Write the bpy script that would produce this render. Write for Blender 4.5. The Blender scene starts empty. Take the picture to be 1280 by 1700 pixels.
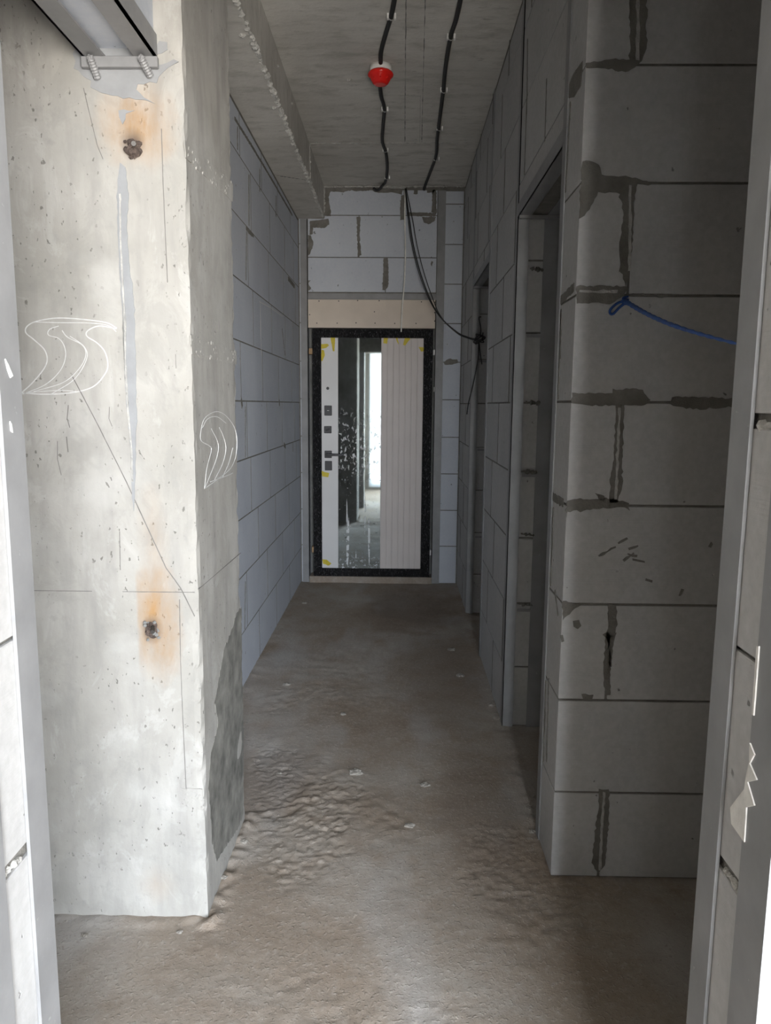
import bpy, bmesh, math, random
from mathutils import Vector, Matrix, noise
random.seed(11)
R = math.radians
scene = bpy.context.scene
COL = scene.collection

# ------------------------------------------------------------------ camera
F, CX, CY, HCAM = 1230.0, 640.0, 850.0, 1.47
ROLL, PITCH, YAW = R(0.45), R(8.242), R(0.950)
fw = Vector((-math.sin(YAW)*math.cos(PITCH), math.cos(YAW)*math.cos(PITCH), -math.sin(PITCH)))
r0 = Vector((math.cos(YAW), math.sin(YAW), 0)); u0 = r0.cross(fw)
rt = r0*math.cos(ROLL) + u0*math.sin(ROLL)
up = u0*math.cos(ROLL) - r0*math.sin(ROLL)
CAM = Vector((0, 0, HCAM))
cd = bpy.data.cameras.new('camera'); cam = bpy.data.objects.new('camera', cd); COL.objects.link(cam)
cd.sensor_fit = 'HORIZONTAL'; cd.sensor_width = 36.0; cd.lens = 36.0*F/1280.0
cd.clip_start = 0.02; cd.clip_end = 200
m3 = Matrix((rt, up, -fw)).transposed()
cam.matrix_world = Matrix.Translation(CAM) @ m3.to_4x4()
scene.camera = cam

def P(px, py, ax, val):
    """point of the plane (axis ax = val) measured at a pixel of the 1280x1700 photograph"""
    d = fw + rt*((px-CX)/F) - up*((py-CY)/F)
    return CAM + d*((val-CAM[ax])/d[ax])

# ------------------------------------------------------------------ light
world = bpy.data.worlds.new('sky'); scene.world = world; world.use_nodes = True
wn = world.node_tree; wn.nodes.clear()
wo = wn.nodes.new('ShaderNodeOutputWorld'); wb = wn.nodes.new('ShaderNodeBackground')
tc = wn.nodes.new('ShaderNodeTexCoord'); sx = wn.nodes.new('ShaderNodeSeparateXYZ')
cr = wn.nodes.new('ShaderNodeValToRGB'); mr = wn.nodes.new('ShaderNodeMapRange')
mr.inputs[1].default_value = -1; mr.inputs[2].default_value = 1
wn.links.new(tc.outputs['Generated'], sx.inputs[0]); wn.links.new(sx.outputs[2], mr.inputs[0])
wn.links.new(mr.outputs[0], cr.inputs[0])
e = cr.color_ramp.elements
e[0].position = 0.0; e[0].color = (0.95, 0.90, 0.83, 1)
e[1].position = 0.49; e[1].color = (0.97, 0.93, 0.88, 1)
a = cr.color_ramp.elements.new(0.51); a.color = (0.86, 0.92, 1.0, 1)
a = cr.color_ramp.elements.new(1.0); a.color = (1.0, 1.12, 1.28, 1)
wn.links.new(cr.outputs[0], wb.inputs[0]); wn.links.new(wb.outputs[0], wo.inputs[0])
wb.inputs[1].default_value = 40.5
YW = -1.9                                    # outer wall of the room behind the camera
WINS = ((-0.53, -0.30, 0.06, 2.62), (0.15, 1.85, 0.06, 2.85))   # its window, split by an added light-blocking pier: x0 x1 z0 z1
for x0, x1, z0, z1 in WINS:
    pl = bpy.data.lights.new('window_portal', 'AREA'); pl.shape = 'RECTANGLE'
    pl.size = x1-x0; pl.size_y = z1-z0; pl.cycles.is_portal = True
    po = bpy.data.objects.new('window_portal', pl); COL.objects.link(po)
    po.location = ((x0+x1)/2, YW+0.02, (z0+z1)/2); po.rotation_euler = (R(90), 0, 0)
vs = scene.view_settings
vs.view_transform = 'Standard'; vs.look = 'None'; vs.gamma = 1; vs.use_curve_mapping = False
vs.exposure = 0.0

# ------------------------------------------------------------------ materials
class N:
    def __init__(s, name):
        s.m = bpy.data.materials.new(name); s.m.use_nodes = True
        s.t = s.m.node_tree; s.b = s.t.nodes['Principled BSDF']
        s.geo = s.t.nodes.new('ShaderNodeNewGeometry'); s.pos = s.geo.outputs['Position']
    def node(s, typ, **kw):
        n = s.t.nodes.new(typ)
        for k, v in kw.items(): setattr(n, k, v)
        return n
    def link(s, a, b): s.t.links.new(a, b)
    def setv(s, sock, v):
        if hasattr(v, 'links') or hasattr(v, 'is_output'): s.link(v, sock)
        else: sock.default_value = v
    def scaled(s, sc):
        n = s.node('ShaderNodeMapping'); s.link(s.pos, n.inputs[0]); n.inputs['Scale'].default_value = sc; return n.outputs[0]
    def noise(s, scale, detail=4, rough=.55, vec=None, dist=0):
        n = s.node('ShaderNodeTexNoise'); n.inputs['Scale'].default_value = scale
        n.inputs['Detail'].default_value = detail; n.inputs['Roughness'].default_value = rough
        n.inputs['Distortion'].default_value = dist
        s.link(vec if vec else s.pos, n.inputs['Vector']); return n.outputs['Fac']
    def ramp(s, f, a, b, c0=0., c1=1.):
        n = s.node('ShaderNodeMapRange'); n.clamp = True
        n.inputs[1].default_value = a; n.inputs[2].default_value = b
        n.inputs[3].default_value = c0; n.inputs[4].default_value = c1
        s.link(f, n.inputs[0]); return n.outputs[0]
    def math(s, op, a, b=0.):
        n = s.node('ShaderNodeMath', operation=op); s.setv(n.inputs[0], a); s.setv(n.inputs[1], b); return n.outputs[0]
    def mix(s, f, a, b):
        n = s.node('ShaderNodeMix', data_type='RGBA'); s.setv(n.inputs[0], f)
        for i, v in ((6, a), (7, b)):
            if isinstance(v, tuple): n.inputs[i].default_value = v if len(v) == 4 else (*v, 1)
            else: s.link(v, n.inputs[i])
        return n.outputs[2]
    def bump(s, h, strength=.5, dist=.005, prev=None):
        n = s.node('ShaderNodeBump'); n.inputs['Strength'].default_value = strength
        n.inputs['Distance'].default_value = dist; s.link(h, n.inputs['Height'])
        if prev: s.link(prev, n.inputs['Normal'])
        return n.outputs[0]
    def out(s, color, rough=.85, normal=None, spec=None, metal=0.):
        s.setv(s.b.inputs['Base Color'], color if not isinstance(color, tuple) else (*color[:3], 1))
        s.setv(s.b.inputs['Roughness'], rough); s.b.inputs['Metallic'].default_value = metal
        if spec is not None: s.b.inputs['Specular IOR Level'].default_value = spec
        if normal: s.link(normal, s.b.inputs['Normal'])
        return s.m

def simple(name, col, rough=.6, metal=0., var=.12, scale=30, bump=.15, bdist=.002, spec=None):
    n = N(name); f = n.noise(scale, 5)
    c = n.mix(n.ramp(f, .3, .7), tuple(x*(1-var) for x in col), tuple(min(1, x*(1+var)) for x in col))
    return n.out(c, rough, n.bump(n.noise(scale*4, 3), bump, bdist), spec, metal)

def m_block(name, k0, k1, k2):
    n = N(name); oi = n.node('ShaderNodeObjectInfo')
    big = n.noise(3.2, 4); fine = n.noise(60, 4)
    c = n.mix(n.ramp(big, .3, .7), k0, k1)
    c = n.mix(n.math('MULTIPLY', oi.outputs['Random'], .35), c, k2)
    c = n.mix(n.ramp(fine, .35, .75, 0, .25), c, (.66, .66, .655))
    sp = n.noise(38, 2, .5)
    c = n.mix(n.ramp(sp, .735, .76, 0, .8), c, (.16, .155, .15))
    ribs = n.noise(6, 3, .5, n.scaled((1.2, 1.2, 42)))
    h = n.math('ADD', n.math('MULTIPLY', ribs, .6), n.math('MULTIPLY', n.noise(140, 3), .5))
    nb = n.bump(h, .35, .002)
    nb = n.bump(n.ramp(sp, .72, .78, 1, 0), .6, .004, nb)
    return n.out(c, .92, nb, .2)

def m_mortar():
    n = N('mortar'); f = n.noise(22, 5)
    c = n.mix(n.ramp(f, .3, .7), (.15, .142, .125), (.225, .215, .195))
    return n.out(c, .95, n.bump(n.noise(90, 5, .7), .8, .006), .15)

def m_ceiling():
    n = N('ceiling_concrete'); f = n.noise(2.3, 6, .62); g = n.noise(9, 6, .65, n.scaled((.7, 1.6, 1)))
    c = n.mix(n.ramp(f, .3, .72), (.50, .48, .44), (.63, .61, .565))
    c = n.mix(n.ramp(g, .50, .70, 0, .75), c, (.35, .335, .295))
    blot = n.noise(16, 5, .7, n.scaled((.6, 1.8, 1)))
    c = n.mix(n.ramp(blot, .62, .70, 0, .6), c, (.24, .23, .20))
    st = n.noise(5, 3, .5, n.scaled((.5, 6, 1)))
    c = n.mix(n.ramp(st, .5, .8, 0, .3), c, (.36, .35, .32))
    return n.out(c, .9, n.bump(n.math('ADD', g, n.math('MULTIPLY', n.noise(60, 4), .3)), .5, .008), .2)

def m_column():
    n = N('column_concrete')
    f = n.noise(3.0, 6, .6); v = n.noise(5, 5, .6, n.scaled((3.2, 3.2, .55))); g = n.noise(26, 5, .65)
    c = n.mix(n.ramp(f, .3, .7), (.315, .302, .272), (.435, .42, .39))
    c = n.mix(n.ramp(v, .46, .70, 0, .7), c, (.285, .275, .255))
    mot = n.noise(7.5, 6, .7, n.scaled((1, 1, .6)), .8)
    c = n.mix(n.ramp(mot, .53, .60, 0, .3), c, (.27, .265, .245)); c = n.mix(n.ramp(mot, .44, .38, 0, .3), c, (.50, .49, .465))
    c = n.mix(n.ramp(g, .60, .72, 0, .45), c, (.29, .285, .265))
    hi = n.noise(4.2, 4, .5)
    c = n.mix(n.ramp(hi, .55, .75, 0, .6), c, (.50, .49, .465))
    pit = n.noise(80, 3, .5, n.scaled((1, 1, .7)))
    clus = n.noise(2.6, 3)
    pf = n.math('MULTIPLY', n.ramp(pit, .66, .70), n.ramp(clus, .42, .55))
    c = n.mix(n.math('MULTIPLY', pf, .75), c, (.13, .125, .11))
    # rust bled out of the two rebar stubs: stains with a place and shape of their own
    def stain(px, py, sxz, sharp_left=None, dx=0, dz=0):
        p = P(px, py, 1, YC)
        mp = n.node('ShaderNodeMapping', vector_type='POINT'); n.link(n.pos, mp.inputs[0])
        mp.inputs['Location'].default_value = (-(p.x+dx)/sxz[0], -YC*8, -(p.z+dz)/sxz[1])
        mp.inputs['Scale'].default_value = (1/sxz[0], 8, 1/sxz[1])
        ln = n.node('ShaderNodeVectorMath', operation='LENGTH'); n.link(mp.outputs[0], ln.inputs[0])
        d = n.math('ADD', ln.outputs['Value'], n.math('MULTIPLY', n.math('SUBTRACT', n.noise(14, 5, .6), .5), .75))
        k = n.ramp(d, 1.0, .15)
        if sharp_left:
            s2 = n.node('ShaderNodeSeparateXYZ'); n.link(n.pos, s2.inputs[0])
            xx = P(sharp_left, py, 1, YC).x
            k = n.math('MULTIPLY', k, n.ramp(s2.outputs[0], xx-.004, xx+.004))
        return k
    k1 = stain(220, 240, (.12, .125), dx=.012, dz=.05); k2 = stain(252, 1045, (.085, .20), 229, dx=.01, dz=.02)
    k3 = stain(262, 1470, (.07, .07)); k4 = stain(255, 900, (.05, .17), 226)
    br = n.ramp(n.noise(9, 5, .65, n.scaled((2.5, 2.5, .8))), .3, .62, .35, 1.)
    for k, a in ((k1, .9), (k2, 1.), (k3, .22), (k4, .3)):
        c = n.mix(n.math('MULTIPLY', n.math('MULTIPLY', k, a), br), c, (.34, .205, .095))
    for px, py in ((220, 240), (252, 1045)):
        c = n.mix(n.math('MULTIPLY', stain(px, py, (.035, .045)), .85), c, (.11, .085, .07))
    nb = n.bump(n.ramp(pf, 0, 1, 1, 0), .5, .003)
    nb = n.bump(n.math('ADD', g, n.math('MULTIPLY', n.noise(110, 4), .5)), .3, .003, nb)
    return n.out(c, .85, nb, .25)

def m_floor():
    n = N('floor_screed')
    f = n.noise(1.7, 5, .6); g = n.noise(7, 6, .65); h = n.noise(45, 5, .7)
    c = n.mix(n.ramp(f, .36, .64), (.27, .213, .162), (.35, .31, .265))
    c = n.mix(n.ramp(g, .5, .72, 0, .6), c, (.265, .205, .155))
    c = n.mix(n.ramp(h, .52, .75, 0, .5), c, (.48, .435, .38))
    c = n.mix(n.ramp(h, .30, .42, .5, 0), c, (.22, .19, .16))
    blu = n.noise(1.1, 3, .5, n.scaled((2.2, .8, 1)))
    c = n.mix(n.ramp(blu, .50, .68, 0, .6), c, (.44, .43, .415))
    for cx, cy, rx, ry, am in ((.10, 5.3, .42, .75, .6), (.22, 3.9, .30, .9, .4), (-.45, 2.75, .2, .35, .4), (.30, 2.5, .2, .6, .35)):
        mp = n.node('ShaderNodeMapping', vector_type='POINT'); n.link(n.pos, mp.inputs[0])
        mp.inputs['Location'].default_value = (-cx/rx, -cy/ry, 0); mp.inputs['Scale'].default_value = (1/rx, 1/ry, 0)
        ln = n.node('ShaderNodeVectorMath', operation='LENGTH'); n.link(mp.outputs[0], ln.inputs[0])
        d = n.math('ADD', ln.outputs['Value'], n.math('MULTIPLY', n.math('SUBTRACT', n.noise(5, 5, .6), .5), 1.1))
        c = n.mix(n.ramp(d, 1.0, .45, 0, am), c, (.15, .11, .08))
    hh = n.math('ADD', n.math('MULTIPLY', h, .7), n.math('MULTIPLY', n.noise(16, 6, .7), 1.2))
    nb = n.bump(hh, .30, .005)
    pk = n.noise(75, 4, .6)
    nb = n.bump(n.ramp(pk, .54, .68), .5, .0035, nb)
    nb = n.bump(n.noise(230, 4, .7), .45, .002, nb)
    c = n.mix(n.ramp(pk, .60, .72, 0, .35), c, (.50, .46, .41)); c = n.mix(n.ramp(pk, .40, .30, 0, .45), c, (.16, .135, .11))
    return n.out(c, n.ramp(g, .3, .7, .72, .9), nb, .25)

def m_mirror():
    n = N('dirty_mirror')
    s = n.node('ShaderNodeSeparateXYZ'); n.link(n.pos, s.inputs[0]); z = s.outputs[2]
    band = n.math('MULTIPLY', n.ramp(z, 1.52, 1.22), n.ramp(z, .80, 1.0))
    sp = n.noise(34, 4, .6, n.scaled((1.25, 1, .75)), .6)
    spl = n.math('MULTIPLY', n.ramp(sp, .57, .60), band)
    spl2 = n.math('MULTIPLY', n.ramp(n.noise(95, 2), .70, .72), n.ramp(z, 1.75, 1.2))
    drip = n.noise(42, 1, .3, n.scaled((1, 1, .028)))
    dr = n.math('MULTIPLY', n.ramp(drip, .63, .655), n.math('MULTIPLY', n.ramp(z, 1.0, .85), n.ramp(n.noise(30, 3), .38, .5)))
    low = n.math('MULTIPLY', n.ramp(n.noise(50, 4), .56, .6), n.ramp(z, .26, .14))
    k = n.math('MAXIMUM', n.math('MAXIMUM', spl, spl2), n.math('MAXIMUM', dr, low))
    haze = n.ramp(n.noise(6, 4), .4, .8, .02, .09)
    k = n.math('MAXIMUM', n.math('MULTIPLY', k, .85), haze)
    n.out((.60, .68, .68), .025, None, .5, 1.0)
    d = n.node('ShaderNodeBsdfDiffuse'); d.inputs[0].default_value = (.72, .74, .74, 1)
    mx = n.node('ShaderNodeMixShader'); n.link(k, mx.inputs[0]); n.link(n.b.outputs[0], mx.inputs[1]); n.link(d.outputs[0], mx.inputs[2])
    o = [q for q in n.t.nodes if q.type == 'OUTPUT_MATERIAL'][0]; n.link(mx.outputs[0], o.inputs[0])
    return n.m

def m_black_paint():
    n = N('hammered_black_paint')
    v = n.noise(110, 2, .4); st = n.noise(90, 2, .5, n.scaled((2, 1, .10)))
    glint = n.ramp(n.noise(130, 3, .6, n.scaled((1.8, 1, .40))), .60, .66)  # pale flecks coloured in as glints of light on the frame
    n.out(n.mix(glint, (.010, .010, .011), (.40, .40, .41)), .15, n.bump(n.math('ADD', v, st), 1., .02), .6)
    n.link(glint, n.b.inputs['Metallic']); return n.m

def m_steel():
    n = N('grey_primed_steel'); f = n.noise(8, 5, .6); g = n.noise(60, 4)
    c = n.mix(n.ramp(f, .3, .7), (.20, .20, .202), (.275, .275, .277))
    c = n.mix(n.ramp(g, .70, .75, 0, .5), c, (.42, .42, .41))
    return n.out(c, .5, n.bump(n.noise(30, 4), .15, .002), .45)

def m_dimmer():  # translucent sheet, added to weaken light from the narrow opening
    n = N('dimming_sheet'); tr = n.node('ShaderNodeBsdfTranslucent'); tr.inputs[0].default_value = (.75, .77, .79, 1)
    df = n.node('ShaderNodeBsdfDiffuse'); df.inputs[0].default_value = (.6, .6, .6, 1)
    mx = n.node('ShaderNodeMixShader'); mx.inputs[0].default_value = .6
    n.link(df.outputs[0], mx.inputs[1]); n.link(tr.outputs[0], mx.inputs[2])
    o = [q for q in n.t.nodes if q.type == 'OUTPUT_MATERIAL'][0]; n.link(mx.outputs[0], o.inputs[0]); return n.m
YC = 1.94     # front face of the concrete column
M = dict(
    slurry_thin=simple('cement_slurry_wash', (.175, .17, .15), .9, var=.5, scale=14, bump=.5),
    block=m_block('aerated_concrete', (.475, .505, .565), (.555, .585, .635), (.445, .47, .51)),
    block_shaded=m_block('shaded_aerated_concrete', (.40, .395, .39), (.47, .465, .455), (.37, .365, .36)), mortar=m_mortar(), ceiling=m_ceiling(), column=m_column(), floor=m_floor(), mirror=m_mirror(),  # second block colour: same blocks, darkened to stand in for weaker light
    black=m_black_paint(), steel=m_steel(),
    dimmer=m_dimmer(), plaster=simple('dry_plaster', (.66, .64, .60), .9, var=.12, scale=40, bump=.5),
    mortar_light=simple('pale_mortar', (.42, .41, .385), .9, var=.2, scale=40, bump=.8, bdist=.006),
    slurry=simple('dark_cement_slurry', (.185, .185, .175), .9, var=.3, scale=9, bump=.5),
    aggregate=simple('rough_aggregate', (.46, .45, .42), .95, var=.3, scale=50, bump=1., bdist=.02),
    greypaint=simple('grey_primer_smear', (.27, .275, .28), .7, var=.1, scale=20),
    pencil=simple('pencil_line', (.17, .16, .15), .9),
    chalk=simple('chalk', (.60, .60, .585), .95, var=.1, scale=80, bump=.5),
    board=simple('cream_board', (.64, .56, .475), .75, var=.06, scale=6, bump=.05),
    screw=simple('dark_screw', (.06, .055, .05), .5, .5),
    white_panel=simple('white_laminate', (.66, .655, .65), .45, var=.03, scale=5, bump=.03),
    grey_panel=simple('pale_grooved_laminate', (.58, .53, .50), .5, var=.04, scale=5, bump=.05),
    hardware=simple('black_hardware', (.016, .016, .018), .4, .2),
    tape=simple('yellow_tape', (.62, .50, .045), .65, var=.1, scale=40),
    wood=simple('wood_wedge', (.42, .28, .16), .8),
    red=simple('red_plastic', (.72, .012, .008), .22, var=.05, spec=.6),
    white_plastic=simple('white_plastic', (.78, .77, .74), .4, var=.03),
    conduit=simple('black_conduit', (.028, .028, .028), .45, spec=.5),
    clip=simple('clip_metal', (.80, .79, .76), .5, 0.),
    cable=simple('black_cable', (.012, .012, .012), .5),
    white_cable=simple('white_cable', (.80, .78, .73), .5),
    rope=simple('blue_twine', (.018, .075, .28), .6, var=.35, scale=120),
    wallpaint=simple('pale_plaster', (.30, .295, .28), .9, var=.08, scale=3),
    rust=simple('rusty_rebar', (.16, .12, .10), .8, .3, var=.5, scale=90, bump=1., bdist=.01),
    lump=simple('mortar_crumb', (.30, .275, .24), .95, var=.25, scale=60, bump=.8, bdist=.006),
    winframe=simple('window_frame_white', (.75, .75, .75), .5, var=.03),
)

# ------------------------------------------------------------------ helpers
def obj(name, bm, mat, parent=None, smooth=False, origin=None):
    """link a bmesh given in world coordinates as ONE mesh object with its origin at its base"""
    vs_ = [v.co for v in bm.verts]
    lo = Vector((min(v.x for v in vs_), min(v.y for v in vs_), min(v.z for v in vs_)))
    hi = Vector((max(v.x for v in vs_), max(v.y for v in vs_), max(v.z for v in vs_)))
    c = origin if origin is not None else Vector(((lo.x+hi.x)/2, (lo.y+hi.y)/2, lo.z))
    bmesh.ops.translate(bm, verts=bm.verts, vec=-c)
    if smooth:
        for f in bm.faces: f.smooth = True
    me = bpy.data.meshes.new(name); bm.to_mesh(me); bm.free(); me.materials.append(M[mat])
    o = bpy.data.objects.new(name, me); COL.objects.link(o)
    if parent is not None:
        o.parent = parent; wp = Vector(parent['_w']) if '_w' in parent else parent.location
        o.location = c - wp
    else: o.location = c
    o['_w'] = tuple(c)
    return o

def thing(name, label, cat, loc, group=None):
    o = bpy.data.objects.new(name, None); COL.objects.link(o); o.location = loc; o.empty_display_size = .05
    o['_w'] = tuple(loc); return tag(o, label, cat, group)
def tag(o, label, cat, group=None):
    o['label'] = label; o['category'] = cat
    if group: o['group'] = group
    return o
def struct(o, label=None, cat=None):
    o['kind'] = 'structure'
    if label: o['label'] = label
    if cat: o['category'] = cat
    return o

def box(x0, x1, y0, y1, z0, z1, bev=0, bm=None, seg=1):
    b = bmesh.new()
    bmesh.ops.create_cube(b, size=1, matrix=Matrix.Translation(((x0+x1)/2, (y0+y1)/2, (z0+z1)/2)) @ Matrix.Diagonal((x1-x0, y1-y0, z1-z0, 1)))
    if bev: bmesh.ops.bevel(b, geom=b.edges[:], offset=bev, segments=seg, affect='EDGES', profile=.5)
    if bm is None: return b
    return merge(bm, b)
def merge(bm, b):
    me = bpy.data.meshes.new('tmp'); b.to_mesh(me); b.free(); bm.from_mesh(me); bpy.data.meshes.remove(me); return bm

def tube(pts, r, sides=8, bm=None, caps=True, rf=None):
    """sweep a circle along points; rf(i, t) gives the radius"""
    bm = bm or bmesh.new(); pts = [Vector(p) for p in pts]; rings = []
    t0 = (pts[1]-pts[0]).normalized()
    nrm = t0.orthogonal().normalized()
    for i, p in enumerate(pts):
        t = (pts[min(i+1, len(pts)-1)]-pts[max(i-1, 0)]).normalized()
        nrm = (nrm - t*nrm.dot(t)).normalized(); bi = t.cross(nrm)
        rr = rf(i, i/(len(pts)-1)) if rf else r
        rings.append([bm.verts.new(p + (nrm*math.cos(2*math.pi*k/sides) + bi*math.sin(2*math.pi*k/sides))*rr) for k in range(sides)])
    for a_, b_ in zip(rings, rings[1:]):
        for k in range(sides): bm.faces.new((a_[k], a_[(k+1) % sides], b_[(k+1) % sides], b_[k]))
    if caps: bm.faces.new(rings[0][::-1]); bm.faces.new(rings[-1])
    return bm

def spline(pts, n=10):
    pts = [Vector(p) for p in pts]; out = []
    q = [pts[0]*2-pts[1]] + pts + [pts[-1]*2-pts[-2]]
    for i in range(1, len(q)-2):
        a_, b_, c_, d_ = q[i-1:i+3]
        for k in range(n):
            t = k/n
            out.append(.5*((2*b_) + (c_-a_)*t + (2*a_-5*b_+4*c_-d_)*t*t + (3*b_-a_-3*c_+d_)*t**3))
    out.append(pts[-1]); return out

def lathe(profile, center, axis='z', sides=32, bm=None):
    bm = bm or bmesh.new(); rings = []
    for r_, h_ in profile:
        ring = []
        for k in range(sides):
            a_ = 2*math.pi*k/sides
            if axis == 'z': v = Vector((r_*math.cos(a_), r_*math.sin(a_), h_))
            else: v = Vector((r_*math.cos(a_), h_, r_*math.sin(a_)))
            ring.append(bm.verts.new(Vector(center)+v))
        rings.append(ring)
    for a_, b_ in zip(rings, rings[1:]):
        for k in range(sides): bm.faces.new((a_[k], a_[(k+1) % sides], b_[(k+1) % sides], b_[k]))
    bm.faces.new(rings[0][::-1]); bm.faces.new(rings[-1])
    bmesh.ops.recalc_face_normals(bm, faces=bm.faces); return bm

AXN = {(0, 1): Vector((1, 0, 0)), (0, -1): Vector((-1, 0, 0)), (1, -1): Vector((0, -1, 0)), (2, 1): Vector((0, 0, 1)), (2, -1): Vector((0, 0, -1))}
def poly3(pts, nrm, thick, jag=.0, step=.012, bm=None, seed=0):
    """thin irregular slab whose outline follows 3-D points of one plane, with ragged edges"""
    rnd = random.Random(seed+len(pts)*7); out = []
    for i, p in enumerate(pts):
        q = pts[(i+1) % len(pts)]; L = (q-p).length; n_ = max(1, int(L/step)) if jag else 1
        side = (q-p).normalized().cross(nrm) if L > 1e-6 else Vector()
        for k in range(n_):
            v = p.lerp(q, k/n_)
            if jag: v = v + side*rnd.uniform(-jag, jag)*(1.6 if rnd.random() < .12 else .7)
            out.append(v)
    bm = bm or bmesh.new()
    vs2 = [bm.verts.new(v + nrm*thick) for v in out]; vs1 = [bm.verts.new(v - nrm*.001) for v in out]
    f = bm.faces.new(vs2); f.normal_update()
    n_ = len(out)
    for k in range(n_): bm.faces.new((vs1[k], vs1[(k+1) % n_], vs2[(k+1) % n_], vs2[k]))
    bmesh.ops.triangulate(bm, faces=[f]); bmesh.ops.recalc_face_normals(bm, faces=bm.faces)
    return bm
def patch(name, parent, px, ax, val, sgn, mat, thick=.002, jag=.003, seed=0, step=.012):
    pts = [P(x, y, ax, val) for x, y in px]
    if parent.name == 'wall_facing' and ax == 1:
        for p in pts: p.x = max(p.x, XR+.001)
    return obj(name, poly3(pts, AXN[(ax, sgn)], thick, jag, step, seed=seed), mat, parent)
def strip(pts, w, nrm, thick=.0015, jag=0., step=.012, seed=0, bm=None):
    """ribbon lying on a plane along 3-D points; w: half width or list of half widths"""
    L, Rr = [], []
    for i, p in enumerate(pts):
        t = (pts[min(i+1, len(pts)-1)]-pts[max(i-1, 0)]).normalized(); s = t.cross(nrm)
        ww = w[i] if isinstance(w, (list, tuple)) else w
        L.append(p+s*ww); Rr.append(p-s*ww)
    if jag: return poly3(L+Rr[::-1], nrm, thick, jag, step, bm, seed)
    bm = bm or bmesh.new()
    tops = [(bm.verts.new(a_+nrm*thick), bm.verts.new(b_+nrm*thick)) for a_, b_ in zip(L, Rr)]
    for (a_, b_), (c_, d_) in zip(tops, tops[1:]): bm.faces.new((a_, b_, d_, c_))
    ex = bmesh.ops.extrude_face_region(bm, geom=[f for f in bm.faces if f.verts[0] in sum(map(list, tops), [])])
    bmesh.ops.translate(bm, verts=[v for v in ex['geom'] if isinstance(v, bmesh.types.BMVert)], vec=-nrm*(thick+.001))
    bmesh.ops.recalc_face_normals(bm, faces=bm.faces); return bm
def ribbon(name, parent, px, ax, val, sgn, mat, wpx=4, thick=.0015, jag=0., seed=0, sm=0):
    pts = [P(x, y, ax, val) for x, y in px]
    if sm: pts = spline(pts, sm)
    d = (pts[0]-CAM).length/F
    return obj(name, strip(pts, wpx*d/2, AXN[(ax, sgn)], thick, jag, seed=seed), mat, parent)

def ground(x, y):
    v = Vector((x, y, 0))
    h = .0025*noise.fractal(v*3.1, 1, 2, 4) + .0012*noise.fractal(v*14, 1, 2, 3)
    rough = max(0, noise.noise(v*1.9+Vector((3.1, .7, 0)))-.02)
    h += rough*.010*noise.fractal(v*24, .8, 2, 3)
    # broken crust on the left of the passage
    for cx, cy, r_, d_ in CRUST:
        k = math.hypot(x-cx, (y-cy)*.7)/r_ + .35*noise.noise(v*16)
        if k < 1.2: w = min(1, (1.2-k)*2.5); h += d_*.25*w + w*.0028*noise.fractal(v*22, .8, 2, 3) + w*.0048*max(-.3, noise.fractal(v*62, .8, 2, 3)-.05)
    # screed and crumbs swept up along the foot of the walls
    for wx, y0, y1 in ((-.79, 2.4, 6), (.495, 2.4, 6)):
        if y0 < y < y1: h += .010*max(0, 1-abs(x-wx)/.05)*(.5+noise.noise(v*20))
    if 1.9 < y < 2.5: h += .014*max(0, 1-abs(x+.52)/.045)*(.6+noise.noise(v*26))
    if x < -.5: h += .008*max(0, 1-abs(y-1.93)/.04)*(.5+noise.noise(v*26))
    return h
CRUST = []
for cx, cy, r_, d_ in ((455, 1265, .10, -.010), (470, 1315, .12, -.012), (845, 1435, .16, -.007), (500, 1400, .16, -.005), (560, 1330, .12, -.003), (470, 1160, .12, -.004), (540, 1150, .1, -.003)):
    q = P(cx, cy, 2, 0); CRUST.append((q.x, q.y, r_, d_))

# ------------------------------------------------------------------ the setting
XL, XR, YF, ZC = -.80, .495, 6.03, 3.14
YR = 2.16                                   # block wall that faces the camera on the right
OP1, OP2, OPZ = (2.405, 3.265), (4.26, 5.14), 2.255
TH = .17
JX0, JX1, JY0, JY1 = P(98, 1700, 1, 1.0).x, P(1142, 1700, 1, 1.0).x, .82, 1.0   # doorway the camera looks through
XE0, XE1 = -2.4, 2.9                        # outer limits of the flat

def grid_lines(a_, b_, step): n_ = max(1, round((b_-a_)/step)); return [a_+(b_-a_)*i/n_ for i in range(n_+1)]
bm = bmesh.new()
xs = grid_lines(XE0, -1.2, .3)[:-1] + grid_lines(-1.2, -.62, .02)[:-1] + grid_lines(-.62, .62, .008)[:-1] + grid_lines(.62, 1.3, .02) + grid_lines(1.3, XE1, .3)[1:]
ys = grid_lines(YW-.2, .9, .3)[:-1] + grid_lines(.9, 1.5, .02)[:-1] + grid_lines(1.5, 3.4, .008)[:-1] + grid_lines(3.4, 4.0, .016)[:-1] + grid_lines(4.0, 6.1, .03) + [6.5]
gv = [[bm.verts.new((x, y, ground(x, y))) for x in xs] for y in ys]
for a_, b_ in zip(gv, gv[1:]):
    for k in range(len(xs)-1): bm.faces.new((a_[k], a_[k+1], b_[k+1], b_[k]))
struct(obj('floor', bm, 'floor', smooth=True, origin=Vector((0, 0, 0))), 'rough brown-grey concrete screed floor', 'floor')

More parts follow.
